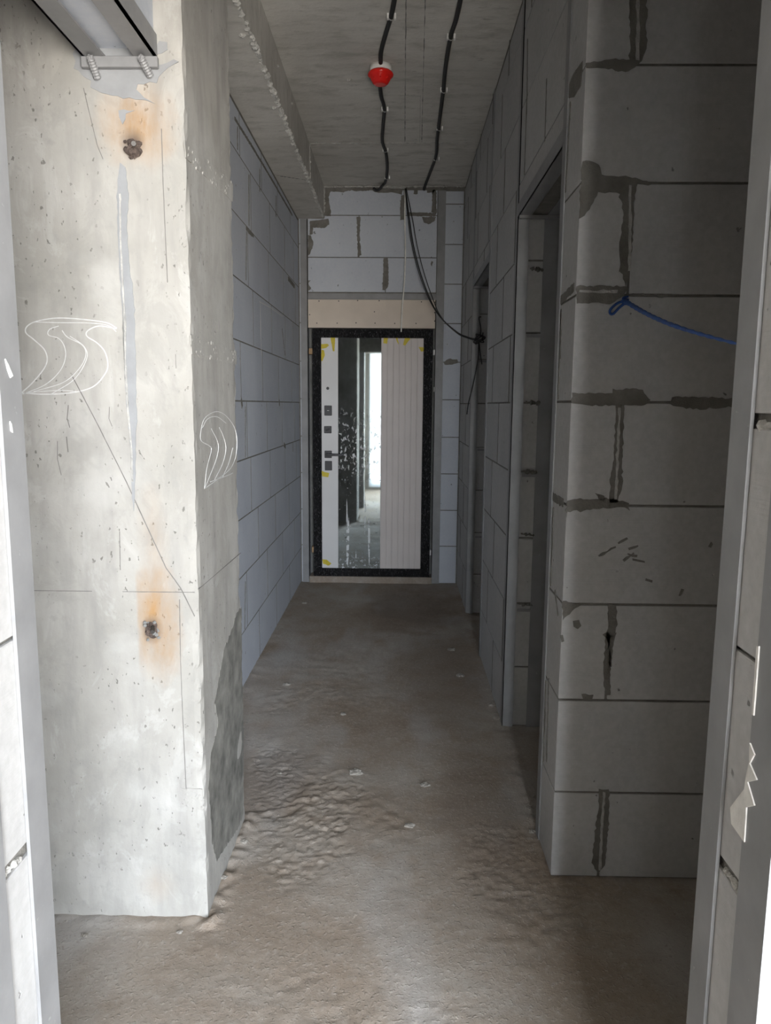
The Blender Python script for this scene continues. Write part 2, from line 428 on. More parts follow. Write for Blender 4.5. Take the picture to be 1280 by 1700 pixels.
# ceiling slab with the traces of its formwork
ceil = struct(obj('ceiling', box(XE0, XE1, YW-.2, 6.5, ZC, ZC+.2), 'ceiling', origin=Vector((0, 3, ZC))), 'bare concrete ceiling slab', 'ceiling')
DN = AXN[(2, -1)]
def rag(p0, p1, r_, mat, parent, name, sd, n_=90, amp=.7, sides=6):
    rnd = random.Random(sd); p0, p1 = Vector(p0), Vector(p1)
    pts = [p0.lerp(p1, i/n_) + Vector((rnd.uniform(-1, 1), rnd.uniform(-1, 1), rnd.uniform(-1, 1)))*r_*.5*amp for i in range(n_+1)]
    rr = [r_*(1-amp+amp*2*rnd.random()**1.6) for _ in pts]
    return obj(name, tube(pts, r_, sides, rf=lambda i, t: rr[i]), mat, parent)
rag((-.59, 5.08, ZC), (.495, 5.05, ZC), .004, 'mortar_light', ceil, 'formwork_seam', 3)
rag((-.585, 6.0, ZC-.01), (.48, 6.0, ZC-.005), .006, 'mortar_light', ceil, 'formwork_seam', 4)
for x0, x1, w, s in ((680, 696, .0022, 5), (712, 700, .0018, 6)):
    rag(P(x0-6, -6, 2, ZC), P(x1-24 if s == 5 else x1, 236 if s == 5 else 236, 2, ZC), w, 'slurry', ceil, 'formwork_seam', s, 60)
ribbon('formwork_board_mark', ceil, [(674, 158), (698, 159)], 2, ZC, -1, 'mortar_light', 1.2)
ribbon('formwork_board_mark', ceil, [(672, 158), (672, 232)], 2, ZC, -1, 'mortar_light', 1.0)
ribbon('formwork_board_mark', ceil, [(698, 158), (697, 236)], 2, ZC, -1, 'mortar_light', 1.0)
def lump_bm(c, s, sd, flat=.6):
    b = bmesh.new(); bmesh.ops.create_icosphere(b, subdivisions=3, radius=1)
    for v in b.verts:
        k = 1+.42*noise.noise(v.co*1.7+Vector((sd, 0, 0)))+.2*noise.noise(v.co*4+Vector((0, sd, 0)))
        v.co = Vector(c)+Vector((v.co.x*s, v.co.y*s*.85, v.co.z*s*flat))*k
    return b
obj('mortar_blob', lump_bm(P(579, 132, 2, ZC), .011, 1, .8), 'mortar_light', ceil)
for k, (x, y, s) in enumerate(((690, 232, .008), (670, 238, .008), (597, 577-345, .006), (525, 236, .010))):
    obj('mortar_blob', lump_bm(P(x, y, 2, ZC), s, k+3, .6), 'mortar_light', ceil)

# concrete downstand beam along the left of the passage
XB, ZB = -.595, 2.90
beam = struct(obj('ceiling_beam', box(XL-.3, XB, 2.40, YF+.1, ZB, ZC+.02, .004), 'ceiling'), 'concrete beam under the ceiling along the left wall', 'beam')
rag((XB-.002, 2.6, ZB+.004), (XB-.004, YF-.02, ZB+.003), .0095, 'mortar_light', beam, 'chipped_edge', 8, 330, .8)
rag((XB, 5.1, ZB+.02), (XB, 5.08, ZC), .006, 'mortar_light', beam, 'formwork_seam', 9, 24)
rag((XB, 6.0, ZB), (XB+.004, 6.0, ZC), .008, 'mortar_light', beam, 'formwork_seam', 10, 24)
rag((-.80, 4.92, ZB), (XB-.02, 5.02, ZB), .003, 'slurry', beam, 'formwork_seam', 11, 24)
for k, (x, y, s) in enumerate(((402, 58, .014), (455, 178, .012), (484, 172, .008), (461, 110, .007))):
    obj('mortar_blob', lump_bm(P(x, y, 2, ZB) if k < 2 else P(x, y, 0, XB), s, k+20, .7), 'mortar_light', beam)

# concrete column
XC, YCB = -.535, 2.455
def rough_box(x0, x1, y0, y1, z0, z1, step, fn):
    b = bmesh.new(); vv = {}
    def vert(i, j, k):
        key = (i, j, k)
        if key not in vv: vv[key] = b.verts.new(fn(Vector((gx[i], gy[j], gz[k]))))
        return vv[key]
    gx, gy, gz = grid_lines(x0, x1, step), grid_lines(y0, y1, step), grid_lines(z0, z1, step*1.3)
    nx, ny, nz = len(gx)-1, len(gy)-1, len(gz)-1
    for i in range(nx):
        for k in range(nz):
            b.faces.new((vert(i, 0, k), vert(i+1, 0, k), vert(i+1, 0, k+1), vert(i, 0, k+1)))
            b.faces.new((vert(i, ny, k), vert(i, ny, k+1), vert(i+1, ny, k+1), vert(i+1, ny, k)))
    for j in range(ny):
        for k in range(nz):
            b.faces.new((vert(nx, j, k), vert(nx, j+1, k), vert(nx, j+1, k+1), vert(nx, j, k+1)))
            b.faces.new((vert(0, j, k), vert(0, j, k+1), vert(0, j+1, k+1), vert(0, j+1, k)))
    return b
def col_fn(p):
    q = p.copy()
    edge = max(0, 1-(abs(p.x-XC)+abs(p.y-YC))/.022)
    chip = max(0, noise.fractal(Vector((p.x*4, p.y*4, p.z*9)), .9, 2, 4)+.12)
    if .25 < p.z < .75: chip = chip*1.9+.15
    if edge: q += Vector((-1, 1, 0))*edge*min(.010, chip*.009)
    edge2 = max(0, 1-(abs(p.x-XC)+abs(p.y-YCB))/.03)
    if edge2: q += Vector((-1, -1, 0))*edge2*abs(noise.fractal(p*16, .9, 2, 3))*.007
    if edge < .3 and edge2 < .3: q += Vector((noise.noise(p*5)*.0012, noise.noise(p*5+Vector((9, 0, 0)))*.0012, 0))
    return q
colm = struct(obj('concrete_column', rough_box(-1.30, XC, YC, YCB, -.01, ZC+.02, .011, col_fn), 'column'), 'pale cast concrete column with rust stains and chalk marks', 'column')
FY = (1, YC, -1)
def z1(pts): return [(x/2.667, y/2.667) for x, y in pts]
def zA(pts): return [(x/2.667, 500+y/2.667) for x, y in pts]
# grey grout runs, primer smears and marks
patch('grout_run', colm, z1([(530, 720), (520, 850), (525, 1100), (535, 1260), (550, 1500), (555, 1600)]) + zA([(545, 0), (550, 250), (560, 450), (580, 650), (585, 870), (592, 930), (597, 880), (600, 780), (606, 470), (602, 250), (598, 100)]) + z1([(597, 1440), (592, 1280), (575, 1200), (562, 1000), (572, 880), (556, 740)]), *FY, 'greypaint', .0025, .002, 1)
ribbon('grout_run', colm, z1([(533, 860), (535, 1050), (545, 1260), (558, 1500)]) + zA([(555, 30), (556, 250), (566, 450), (583, 640), (588, 800)]), *FY, 'mortar_light', 2.2, .004, .001, 2)
patch('grout_run', colm, zA([(548, 5), (552, 120), (560, 300), (570, 470), (566, 470), (552, 300), (545, 120)]), *FY, 'slurry', .0032, .001, 3)
patch('primer_smear', colm, z1([(335, 210), (330, 300), (400, 360), (425, 400), (520, 430), (600, 440), (690, 455), (640, 430), (600, 395), (610, 372), (690, 365), (725, 320), (790, 280), (745, 270), (690, 290), (690, 250), (745, 220), (740, 185), (700, 180), (690, 205), (660, 200), (600, 180), (480, 180)]), *FY, 'greypaint', .0015, .005, 4)
patch('primer_smear', colm, z1([(525, 490), (595, 487), (560, 505), (545, 550), (528, 520)]), *FY, 'greypaint', .0015, .003, 5)
for k, (pts, w) in enumerate(((z1([(715, 570), (722, 800), (735, 1100), (742, 1250)]), 1.0), (zA([(140, 1281), (408, 1284)]), .9), (zA([(543, 1286), (862, 1289)]), .9),
        (zA([(322, 335), (430, 540), (560, 800), (620, 930), (735, 1180), (800, 1270), (862, 1395)]), 1.3), (zA([(795, 1320), (800, 1600)]), 1.0),
        ([(300, 1100), (304, 1200), (310, 1330)], 1.0), (zA([(303, 460), (298, 520), (310, 560)]), 1.0), (zA([(255, 620), (255, 700), (272, 770)]), .8),
        (zA([(485, 468), (483, 520), (497, 555)]), .8), (zA([(530, 1020), (533, 1190)]), .9), (zA([(295, 600), (302, 668)]), 1.3), (z1([(370, 390), (430, 640), (456, 705)]), .7), (zA([(778, 235), (780, 298)]), .8))):
    ribbon('scratched_line', colm, pts, *FY, 'pencil', w, .0012, .0003, k)
# chalk drawings: wavy tongues on the front and on the side of the column
ch = [[(85, 415), (150, 355), (205, 280), (200, 220), (150, 170), (115, 140), (120, 112), (160, 90), (250, 75), (360, 80), (470, 95), (518, 120)],
      [(150, 92), (260, 95), (400, 97), (480, 108), (515, 135)],
      [(100, 412), (200, 370), (265, 310), (290, 250), (285, 200), (260, 165), (215, 150), (220, 125), (260, 110)],
      [(150, 400), (280, 360), (350, 300), (380, 240), (365, 195), (300, 160), (275, 130)],
      [(230, 410), (330, 345), (384, 255), (372, 200), (310, 155)],
      [(75, 405), (200, 412), (320, 405), (410, 380), (460, 330), (478, 285), (465, 225), (430, 185), (385, 155), (390, 130), (440, 110), (515, 122)],
      [(120, 405), (260, 395), (340, 400)]]
for k, c_ in enumerate(ch): ribbon('chalk_stroke', colm, zA(c_), *FY, 'chalk', 1.5 if k in (0, 5) else 1.0, .0012, 0, k, 6)
FX = (0, XC, 1)
ch2 = [[(905, 830), (930, 770), (960, 690), (965, 630), (935, 565)], [(905, 828), (915, 740), (935, 660), (925, 640), (890, 618), (888, 580), (905, 520), (950, 490), (990, 500), (1030, 545), (1048, 600), (1045, 680), (1020, 740), (960, 790), (905, 830)],
       [(950, 790), (985, 720), (1000, 650), (985, 590), (970, 560)], [(985, 780), (1015, 710), (1030, 650)], [(930, 800), (1010, 770), (1030, 760)], [(895, 560), (920, 520), (960, 512), (1000, 540)]]
for k, c_ in enumerate(ch2): ribbon('chalk_stroke', colm, zA(c_), *FX, 'chalk', 1.1, .0012, 0, k+20, 6)
for k, c_ in enumerate(([(940, 85), (945, 130), (955, 140)], [(955, 95), (950, 150)], [(965, 80), (968, 130)])): ribbon('chalk_stroke', colm, zA(c_), *FX, 'pencil', .9, .0012, 0, k, 4)
for k, (pts, w) in enumerate((([(878, 1275), (1065, 1115)], .9),)): ribbon('scratched_line', colm, zA(pts), *FX, 'pencil', w, .0012)
def rough_patch(name, parent, px, ax, val, sgn, mat, seed, size=.006, count=70):
    """knobbly exposed aggregate: pebbles half sunk in a thin patch"""
    pts = [P(x, y, ax, val) for x, y in px]; nrm = AXN[(ax, sgn)]
    b = poly3(pts, nrm, .0015, .003, .012, seed=seed); rnd = random.Random(seed)
    a_, b_, c_, d_ = pts[:4]
    for _ in range(count):
        u, v = rnd.random(), rnd.random()
        p = a_.lerp(b_, u).lerp(d_.lerp(c_, u), v); s = size*rnd.uniform(.4, 1.2)
        k = bmesh.new(); bmesh.ops.create_icosphere(k, subdivisions=1, radius=s)
        for w in k.verts: w.co = w.co*(1+.4*noise.noise(w.co*200+Vector((u*9, v*9, 0)))); w.co = w.co - nrm*w.co.dot(nrm)*.5 + p
        merge(b, k)
    return obj(name, b, mat, parent)
rough_patch('aggregate_band', colm, [(306, 232), (386, 305), (386, 335), (308, 262)], *FX, 'column', 1, .006, 60)
rough_patch('aggregate_band', colm, [(316, 556), (392, 584), (392, 604), (318, 588)], *FX, 'column', 2, .006, 50)
rough_patch('aggregate_band', colm, [(300, 1310), (336, 1310), (338, 1345), (303, 1335)], *FY, 'column', 3, .005, 40)
patch('slurry_stain', colm, [(401, 1008), (392, 1020), (383, 1050), (372, 1075), (366, 1110), (356, 1165), (362, 1200), (350, 1250), (346, 1300), (352, 1400), (360, 1430), (372, 1410), (395, 1375), (404, 1350), (404, 1200), (401, 1100)], *FX, 'slurry_thin', .0008, .006, 6)
for k, (x, y) in enumerate(((221, 248), (252, 1046))):
    p = P(x, y, 1, YC-.004); s_ = obj('rebar_stub', lump_bm(p, .016, k+40, 1.5), 'rust', colm)
    b = bmesh.new(); rnd = random.Random(k)
    for i in range(14):
        q = p+Vector((rnd.uniform(-.018, .018), rnd.uniform(-.010, .004), rnd.uniform(-.028, .024)))
        merge(b, lump_bm(q, rnd.uniform(.003, .007), i, 1))
    obj('weld_spatter', b, 'rust' if k == 0 else 'slurry', s_)
    tube_ = tube([p+Vector((.004, .0, .012)), p+Vector((.012, -.03, .004))], .006, 8); obj('rod_end', tube_, 'screw', s_)

# ------------------------------------------------------------------ block walls
COURSES = [0, .285, .585, .885, 1.183, 1.483, 1.780, 2.080, 2.382, 2.682, 2.982, 3.14]
GAP = .0035
def block(parent, x0, x1, y0, y1, z0, z1, d=None, g=None):
    g = GAP if g is None else g; j = random.uniform(-.0004, .0004) if parent.name == 'wall_left' else random.uniform(-.0012, .0012)
    o = [0]*3
    if d is not None: o[d] = j
    dx = (g if d != 0 else 0); dy = (g if d != 1 else 0)
    return obj('block', box(x0+dx+o[0], x1-dx+o[0], y0+dy+o[1], y1-dy+o[1], z0+g, z1-g, .0007 if parent.name == 'wall_left' else .0015), 'block_shaded' if parent.name in ('wall_right', 'wall_facing', 'wall_near') else 'block', parent)
def course_blocks(parent, d, p0, p1, u0, u1, z0, z1, joints):
    """blocks of one course between u0 and u1, cut at the joints; d = axis of the wall's normal"""
    cuts = [u0] + [j for j in sorted(joints) if u0+.03 < j < u1-.03] + [u1]
    for a_, b_ in zip(cuts, cuts[1:]):
        if d == 0: block(parent, p0, p1, a_, b_, z0, z1, 0)
        else: block(parent, a_, b_, p0, p1, z0, z1, 1)

# left wall of the passage
wl = struct(obj('wall_left', box(XL-.19, XL-.0008, YCB-.1, YF+.2, 0, ZB), 'mortar'), 'pale aerated block wall on the left of the passage', 'wall')
LJ = [[4.169, 4.781, 5.38, 3.57], [3.834, 4.462, 5.07, 5.66], [4.19, 4.788, 5.39, 3.58], [4.004, 4.609, 5.22, 5.8], [3.921, 4.522, 5.112, 5.731],
      [4.398, 4.984, 5.593, 3.79], [4.14, 4.74, 5.294, 5.677, 3.54], [4.025, 4.651, 5.236, 5.83], [4.131, 4.718, 5.314, 5.75], [3.87, 4.459, 5.027, 5.598]]
for i in range(10):
    zt = min(COURSES[i+1], ZB)
    course_blocks(wl, 0, XL-.16, XL, 2.46, YF-.004, COURSES[i], zt if i < 9 else ZB-.014, LJ[i])
FXL = (0, XL, 1)
for i in range(10):
    for j in LJ[i]:
        if j < 3.4: continue
        rnd = random.Random(int(j*1000)); zt = min(COURSES[i+1], ZB-.01); n_ = 9
        pts = [Vector((XL, j+rnd.uniform(-.0006, .0006), COURSES[i]+.003+(zt-COURSES[i]-.006)*q/n_)) for q in range(n_+1)]
        obj('mortar_joint', strip(pts, [.0042*rnd.uniform(.8, 1.25) for _ in pts], AXN[(0, 1)], .0009), 'mortar', wl)
for k, (pts, w) in enumerate((([(389, 196), (420, 246), (455, 305), (485, 357)], 5), ([(413, 290), (413, 375)], 4), ([(408, 378), (413, 385), (421, 392)], 6), ([(409, 376), (408, 465)], 4),
        ([(394, 210), (394, 248)], 4), ([(431, 280), (431, 318)], 4), ([(478, 462), (489, 476)], 7), ([(400, 662), (402, 676)], 9), ([(463, 664), (464, 674)], 6), ([(458, 325), (458, 360)], 4),
        ([(471, 738), (474, 742)], 7), ([(486, 735), (486, 750)], 4), ([(407, 675), (407, 760)], 3), ([(407, 965), (406, 1045)], 4), ([(468, 545), (473, 590)], 3))):
    ribbon('mortar_smear', wl, pts, *FXL, 'mortar', w, .0015, .003, k)
ribbon('chalk_stroke', wl, [(431, 501), (450, 511), (469, 525)], *FXL, 'chalk', 1.6, .001, 0)
ribbon('chalk_stroke', wl, [(432, 503), (433, 560), (434, 590)], *FXL, 'mortar_light', 1., .001, 0)

# right wall of the passage with its two doorways
def segs(z0, z1):
    s = [(OP1[1], OP2[0]), (OP2[1], YF)]
    if z0 > OPZ-.05: s = [(YR+.23, YF)]
    return s
b = bmesh.new()
for (a_, c_) in ((OP1[1]+.012, OP2[0]-.012), (OP2[1]+.012, YF)): box(XR+.0025, XR+TH-.0025, a_, c_, 0, ZC, bm=b)
box(XR+.0025, XR+TH-.0025, OP1[0]-.02, OP1[1]+.02, OPZ+.006, ZC, bm=b); box(XR+.0025, XR+TH-.0025, OP2[0]-.02, OP2[1]+.02, OPZ+.006, ZC, bm=b)
wr = struct(obj('wall_right', b, 'mortar'), 'shaded block wall with two doorways on the right of the passage', 'wall')
RC = [0, .245, .545, .83, 1.15, 1.44, 1.76, 2.04]        # bed joints seen in the reveals
for i in range(11):
    z0, z1 = COURSES[i], COURSES[i+1]
    js = [3.0+.6*k + (.3 if i % 2 else .06)+.04*((i*7) % 3) for k in range(6)]
    if z1 <= 2.1 or z0 >= 2.3:
        for u0_, u1_ in segs(z0, z1): course_blocks(wr, 0, XR, XR+TH, u0_+.004, u1_-.004, z0, z1-(.02 if i == 10 else 0), js)
    else:
        for u0_, u1_ in ((OP1[1], OP2[0]), (OP2[1], YF)): course_blocks(wr, 0, XR, XR+TH, u0_+.004, u1_-.004, z0, z1, js)
        for o_ in (OP1, OP2): course_blocks(wr, 0, XR, XR+TH, o_[0]-.01, o_[1]-.001, OPZ+.012, z1, js)
FXR = (0, XR, -1)
for i in range(11):
    for j in [3.0+.6*k + (.3 if i % 2 else .06)+.04*((i*7) % 3) for k in range(6)]:
        z0, z1 = COURSES[i]+.003, COURSES[i+1]-.003
        if any(o_[0]-.06 < j < o_[1]+.06 for o_ in (OP1, OP2)):
            if z1 < OPZ+.08: continue
            z0 = max(z0, OPZ+.055)
        if j > YF-.05: continue
        rnd = random.Random(i*100+int(j*100))
        pts = [Vector((XR-.0012, j+rnd.uniform(-.0008, .0008), z0+(z1-z0)*q/8)) for q in range(9)]
        obj('mortar_joint', strip(pts, [.006*rnd.uniform(.7, 1.4) for _ in pts], AXN[(0, -1)], .0009), 'mortar', wr)
for k, (pts, w) in enumerate((([(876, 65), (875, 190)], 4), ([(908, 130), (905, 235)], 5))):
    ribbon('mortar_smear', wr, pts, *FXR, 'mortar', w, .0015, .003, k)
for k, zz in enumerate((.56, .88, 1.16, 1.46, 2.02)):
    rag((XR+.055, OP1[1]-.001, zz+.025), (XR+.115, OP1[1]-.002, zz+.02), .008, 'mortar', wr, 'mortar_lump', 60+k, 12)

# block wall facing the camera on the right
wf = struct(obj('wall_facing', box(XR+.003, XE1, YR+.003, YR+.225, 0, ZC), 'mortar'), 'block wall facing the camera on the right with grey mortar smears', 'wall')
jx = [P(1058, 50, 1, YR).x, P(1047, 400, 1, YR).x, P(1027, 750, 1, YR).x, P(1010, 1080, 1, YR).x, P(997, 1380, 1, YR).x]
for i in range(11):
    z0, z1 = COURSES[i], COURSES[i+1]-(.012 if i == 10 else 0)
    if i % 2 == 0: j0 = jx[4-i//2] if i//2 < 5 else .65
    else: j0 = XR+.605
    course_blocks(wf, 1, YR, YR+.225, XR-GAP, XE1, z0, z1, [j0+.605*k for k in range(5)])
FYR = (1, YR, -1)
def z3(p): return [(800+x/2.667, y/2.667) for x, y in p]
def z4(p): return [(860+x/2.833, 500+y/2.833) for x, y in p]
def z5(p): return [(860+x/2.614, 1050+y/2.614) for x, y in p]
sm = [z3([(655, -40), (655, 262), (560, 265), (455, 280), (455, 300), (560, 305), (650, 318), (690, 290), (712, 270), (735, 160), (722, 110), (732, 60), (728, -40)]),
      z3([(435, 795), (430, 770), (445, 715), (475, 710), (520, 730), (530, 775), (680, 785), (745, 812), (735, 825), (690, 812), (672, 900), (665, 1080), (655, 1200), (640, 1265), (615, 1200), (608, 1090), (628, 950), (612, 855), (515, 850), (495, 900), (455, 955), (425, 970), (415, 880), (415, 800)]),
      z3([(410, 1265), (640, 1268), (640, 1300), (560, 1355), (530, 1340), (415, 1345)]),
      z3([(640, 1300), (840, 1303), (800, 1315), (660, 1308)]),
      z4([(238, 432), (440, 432), (445, 415), (570, 412), (605, 440), (625, 470), (580, 492), (350, 490), (230, 480)]),
      z4([(725, 450), (1020, 458), (1020, 500), (870, 510), (760, 500), (700, 485)]),
      z4([(458, 490), (500, 490), (492, 700), (490, 860), (468, 945), (430, 950), (435, 840), (448, 760), (455, 600)]),
      z4([(220, 935), (430, 925), (520, 950), (525, 985), (500, 970), (400, 975), (230, 990), (210, 1015)]),
      z4([(360, 905), (405, 915), (408, 940), (380, 935)]),
      z4([(425, 1425), (462, 1430), (465, 1520), (440, 1620), (440, 1720), (412, 1720), (420, 1600), (400, 1570), (425, 1540)]),
      z4([(190, 1410), (295, 1425), (240, 1470), (195, 1500), (180, 1440)]),
      z4([(258, 1505), (285, 1500), (296, 1525), (280, 1542), (258, 1530)]),
      z5([(380, 0), (425, 0), (400, 120), (400, 270), (378, 272), (370, 180)]),
      z5([(275, 268), (325, 270), (320, 290), (280, 290)]),
      z5([(350, 680), (395, 680), (393, 830), (378, 1010), (345, 1045), (322, 1000), (335, 850), (352, 760)])]
for k, pts in enumerate(sm): patch('mortar_smear', wf, pts, *FYR, 'mortar', .0022, .0035, k+30, .009)
for k, pts in enumerate((z3([(690, -40), (690, 100), (687, 270)]), z3([(655, 820), (655, 1000), (652, 1200)]), z4([(476, 500), (468, 700), (458, 930)]), z5([(372, 690), (362, 850), (355, 1030)]), z3([(430, 1290), (600, 1292)]))):
    ribbon('mortar_bead', wf, pts, *FYR, 'mortar_light', 4, .004, .002, k)
for k, (pts, ax) in enumerate(((z3([(366, 440), (410, 430), (440, 380), (448, 270), (405, 330)]), 0), (z3([(395, 450), (385, 620), (372, 850)]), 1), (z3([(330, 1350), (410, 1270)]), 1), (z3([(352, 1370), (348, 1590)]), 1),
        (z4([(205, 40), (190, 460)]), 1), (z4([(150, 910), (215, 950)]), 1), (z4([(168, 970), (155, 1340)]), 1), (z4([(175, 1360), (190, 1480)]), 1), (z5([(122, 210), (112, 560)]), 1), (z5([(135, 200), (125, 560)]), 1))):
    if ax == 0: patch('mortar_smear', wf, pts, *FXR, 'mortar', .002, .002, k+60)
    else: ribbon('mortar_smear', wf, pts, *FXR, 'mortar', 5 if k not in (2, 5) else 12, .002, .003, k+60)
# scuffs scratched into the block under the middle
for k, pts in enumerate(([(380, 1200), (460, 1155)], [(470, 1140), (515, 1115)], [(495, 1220), (545, 1185)], [(520, 1165), (565, 1150)], [(540, 1215), (595, 1225)], [(515, 1190), (560, 1200)], [(762, 1385), (775, 1355)], [(900, 1155), (915, 1135)], [(205, 1570), (210, 1600)], [(600, 1310), (632, 1318)])):
    ribbon('scuff', wf, z4(pts), *FYR, 'mortar', 3.0 if k < 6 else 4, .0012, .003, k+80)

# far wall with the entrance
EX0, EX1 = P(510, 365, 1, YF).x, P(722.5, 600, 1, YF).x
b = bmesh.new(); box(XL-.1, EX0-.006, YF+.003, YF+.2, 0, ZC, bm=b); box(EX1+.006, XR+.1, YF+.003, YF+.2, 0, ZC, bm=b); box(EX0-.02, EX1+.02, YF+.012, YF+.2, 2.30, ZC, bm=b)
wfar = struct(obj('wall_far', b, 'mortar'), 'block wall at the end of the passage around the entrance door', 'wall')
for i in range(11):
    z0, z1 = COURSES[i]+(.03 if i else 0), COURSES[i+1]+(.03 if i < 10 else -.03)
    block(wfar, EX1, XR-.004, YF, YF+.19, z0, z1, 1); block(wfar, XL+.004, EX0, YF, YF+.19, z0, min(z1, 3.1), 1)
YB = YF+.006
zb = [2.345, 2.612, 2.928, 3.118]
for (a_, c_, z0, z1) in ((EX0, P(640, 455, 1, YB).x, 0, 1), (P(640, 455, 1, YB).x, EX1, 0, 1), (EX0, P(596, 390, 1, YB).x, 1, 2), (P(596, 390, 1, YB).x, EX1, 1, 2), (XB, P(671, 330, 1, YB).x, 2, 3), (P(671, 330, 1, YB).x, EX1, 2, 3)):
    block(wfar, a_, c_, YB, YB+.18, zb[z0], zb[z1], 1)
def z44(p): return [(480+x/3.765, 290+y/3.765) for x, y in p]
FYB = (1, YB, -1)
for k, pts in enumerate(([(215, 85), (500, 80), (500, 100), (420, 105), (390, 95), (340, 110), (260, 105), (245, 140), (258, 200), (262, 258), (215, 258)],
        [(520, 85), (710, 90), (705, 125), (640, 110), (560, 115), (525, 100)], [(700, 130), (722, 130), (720, 280), (695, 285), (692, 230)], [(735, 235), (920, 240), (915, 262), (735, 258)],
        [(895, 95), (920, 95), (922, 240), (890, 235)], [(830, 265), (920, 265), (905, 295), (870, 310), (840, 300)], [(130, 290), (245, 275), (250, 310), (220, 335), (150, 330), (148, 370), (128, 375)],
        [(118, 380), (135, 380), (155, 430), (130, 500), (118, 505)], [(422, 262), (445, 265), (440, 380), (452, 500), (430, 518), (425, 380)], [(590, 520), (618, 520), (622, 640), (620, 700), (600, 725), (582, 720), (588, 600)],
        [(112, 655), (135, 660), (120, 680), (140, 715), (112, 730)], [(860, 90), (918, 92), (918, 110), (862, 112)], [(780, 92), (805, 92), (803, 122), (782, 120)], [(890, 540), (900, 545), (892, 575), (885, 555)])):
    patch('mortar_smear', wfar, z44(pts), *FYB, 'mortar', .002, .004, k+120, .012)
patch('mortar_smear', wfar, z44([(965, 1170), (1000, 1150), (1050, 1155), (1060, 1175), (1010, 1190), (970, 1188)]), 1, YF, -1, 'mortar', .002, .004, 140)
ribbon('mortar_smear', wfar, z44([(218, 78), (500, 76), (730, 84)]), *FYB, 'mortar_light', 2, .003, .002, 150)

# near doorway wall, and the rooms around (behind the camera and to the sides)
wn_ = bmesh.new()
box(XE0, JX0-.6, JY0, JY1, 0, ZC, bm=wn_); box(JX1+.6, XE1, JY0, JY1, 0, ZC, bm=wn_)
box(JX0-.62, JX0-.012, JY0+.008, JY1-.008, 0, ZC, bm=wn_); box(JX1+.012, JX1+.62, JY0+.008, JY1-.008, 0, ZC, bm=wn_)
box(JX0-.02, JX1+.02, JY0, JY1, 2.30, ZC, bm=wn_)
wnear = struct(obj('wall_near', wn_, 'mortar'), 'block wall of the doorway in the foreground', 'wall')
JZ = [0, .27, .56, .855, 1.155, 1.46, 1.77, 2.07, 2.29]
for i in range(8):
    g_ = .012 if i in (3, 5) else .004
    for x0, x1 in ((JX0-.6, JX0-.003), (JX1+.003, JX1+.6)):
        top = JZ[i+1] - (.014 if (i+1) in (3, 5) else .0)
        o = block(wnear, x0, x1, JY0, JY1, JZ[i], top, None, .003)
for k, (zz, sx_) in enumerate(((.852, 1), (.852, -1), (1.155, 1), (1.457, 1))):
    x = JX1 if sx_ > 0 else JX0
    rag((x+.012*sx_, JY0+.06, zz-.006), (x+.012*sx_, JY1-.06, zz-.010), .006, 'mortar_light', wnear, 'mortar_lump', 200+k, 14)
for k, (pts, mt) in enumerate(((z5([(1010, 480), (1005, 560), (985, 680), (925, 760), (930, 830), (985, 910), (995, 760), (1030, 750), (1000, 650), (1040, 640), (1010, 570), (1030, 530)]), 'plaster'), (z5([(1040, 60), (1050, 60), (1026, 360), (1018, 355)]), 'plaster'),)):
    patch('plaster_splash', wnear, pts, 0, JX1-.0003, -1, mt, .0015, .0006, k, .02)
struct(obj('wall_side_right', box(XE1, XE1+.2, YW-.2, 6.5, 0, ZC), 'wallpaint'), 'plain side wall of the rooms on the right', 'wall')
struct(obj('wall_side_left', box(XE0-.2, XE0, YW-.2, 6.5, 0, ZC), 'wallpaint'), 'plain side wall of the rooms on the left', 'wall')
struct(obj('wall_end', box(XE0, XE1, 6.45, 6.55, 0, ZC), 'wallpaint'), 'landing wall beyond the entrance door', 'wall')
b = bmesh.new(); y0, y1 = YW-.2, YW; xp = XE0
for x0, x1, z0, z1 in WINS:
    box(xp, x0, y0, y1, -.05, ZC, bm=b); box(x0, x1, y0, y1, z1, ZC, bm=b); box(x0, x1, y0, y1, -.05, z0, bm=b); xp = x1
box(xp, XE1, y0, y1, -.05, ZC, bm=b)
struct(obj('wall_back', b, 'wallpaint'), 'wall behind the camera with an added pier splitting its window', 'wall')
for i, (x0, x1, z0, z1) in enumerate(WINS):
    wroot = bpy.data.objects.new('window_%d' % (i+1), None); COL.objects.link(wroot); wroot.location = ((x0+x1)/2, y0+.1, z0); wroot['_w'] = tuple(wroot.location)
    struct(wroot, ('narrow part of the window behind the camera, left of the added pier', 'wide white framed window behind the camera')[i], 'window')
    if i == 0: obj('dimming_sheet', box(x0-.02, x1+.02, y1+.012, y1+.0125, z0-.02, z1+.03), 'dimmer', wroot)  # added unseen sheet that dims this opening
    for x in ((x0, x1-.03) if i == 0 else (x0, x0+.87, x1-.05)): obj('window_frame', box(x, x+(.03 if i == 0 else .05), y0+.07, y0+.13, z0, z1), 'winframe', wroot)
    for z in (z0, z1-.05): obj('window_frame', box(x0, x1, y0+.075, y0+.125, z, z+.05), 'winframe', wroot)
b = bmesh.new(); box(-1.25, -.75, .99, YC+.01, 2.36, ZC, bm=b)
struct(obj('wall_side_lintel', box(-.745, -.605, .99, YC-.002, 2.325, ZC), 'block'), 'block wall above the steel lintel at top left', 'wall'); b.free()

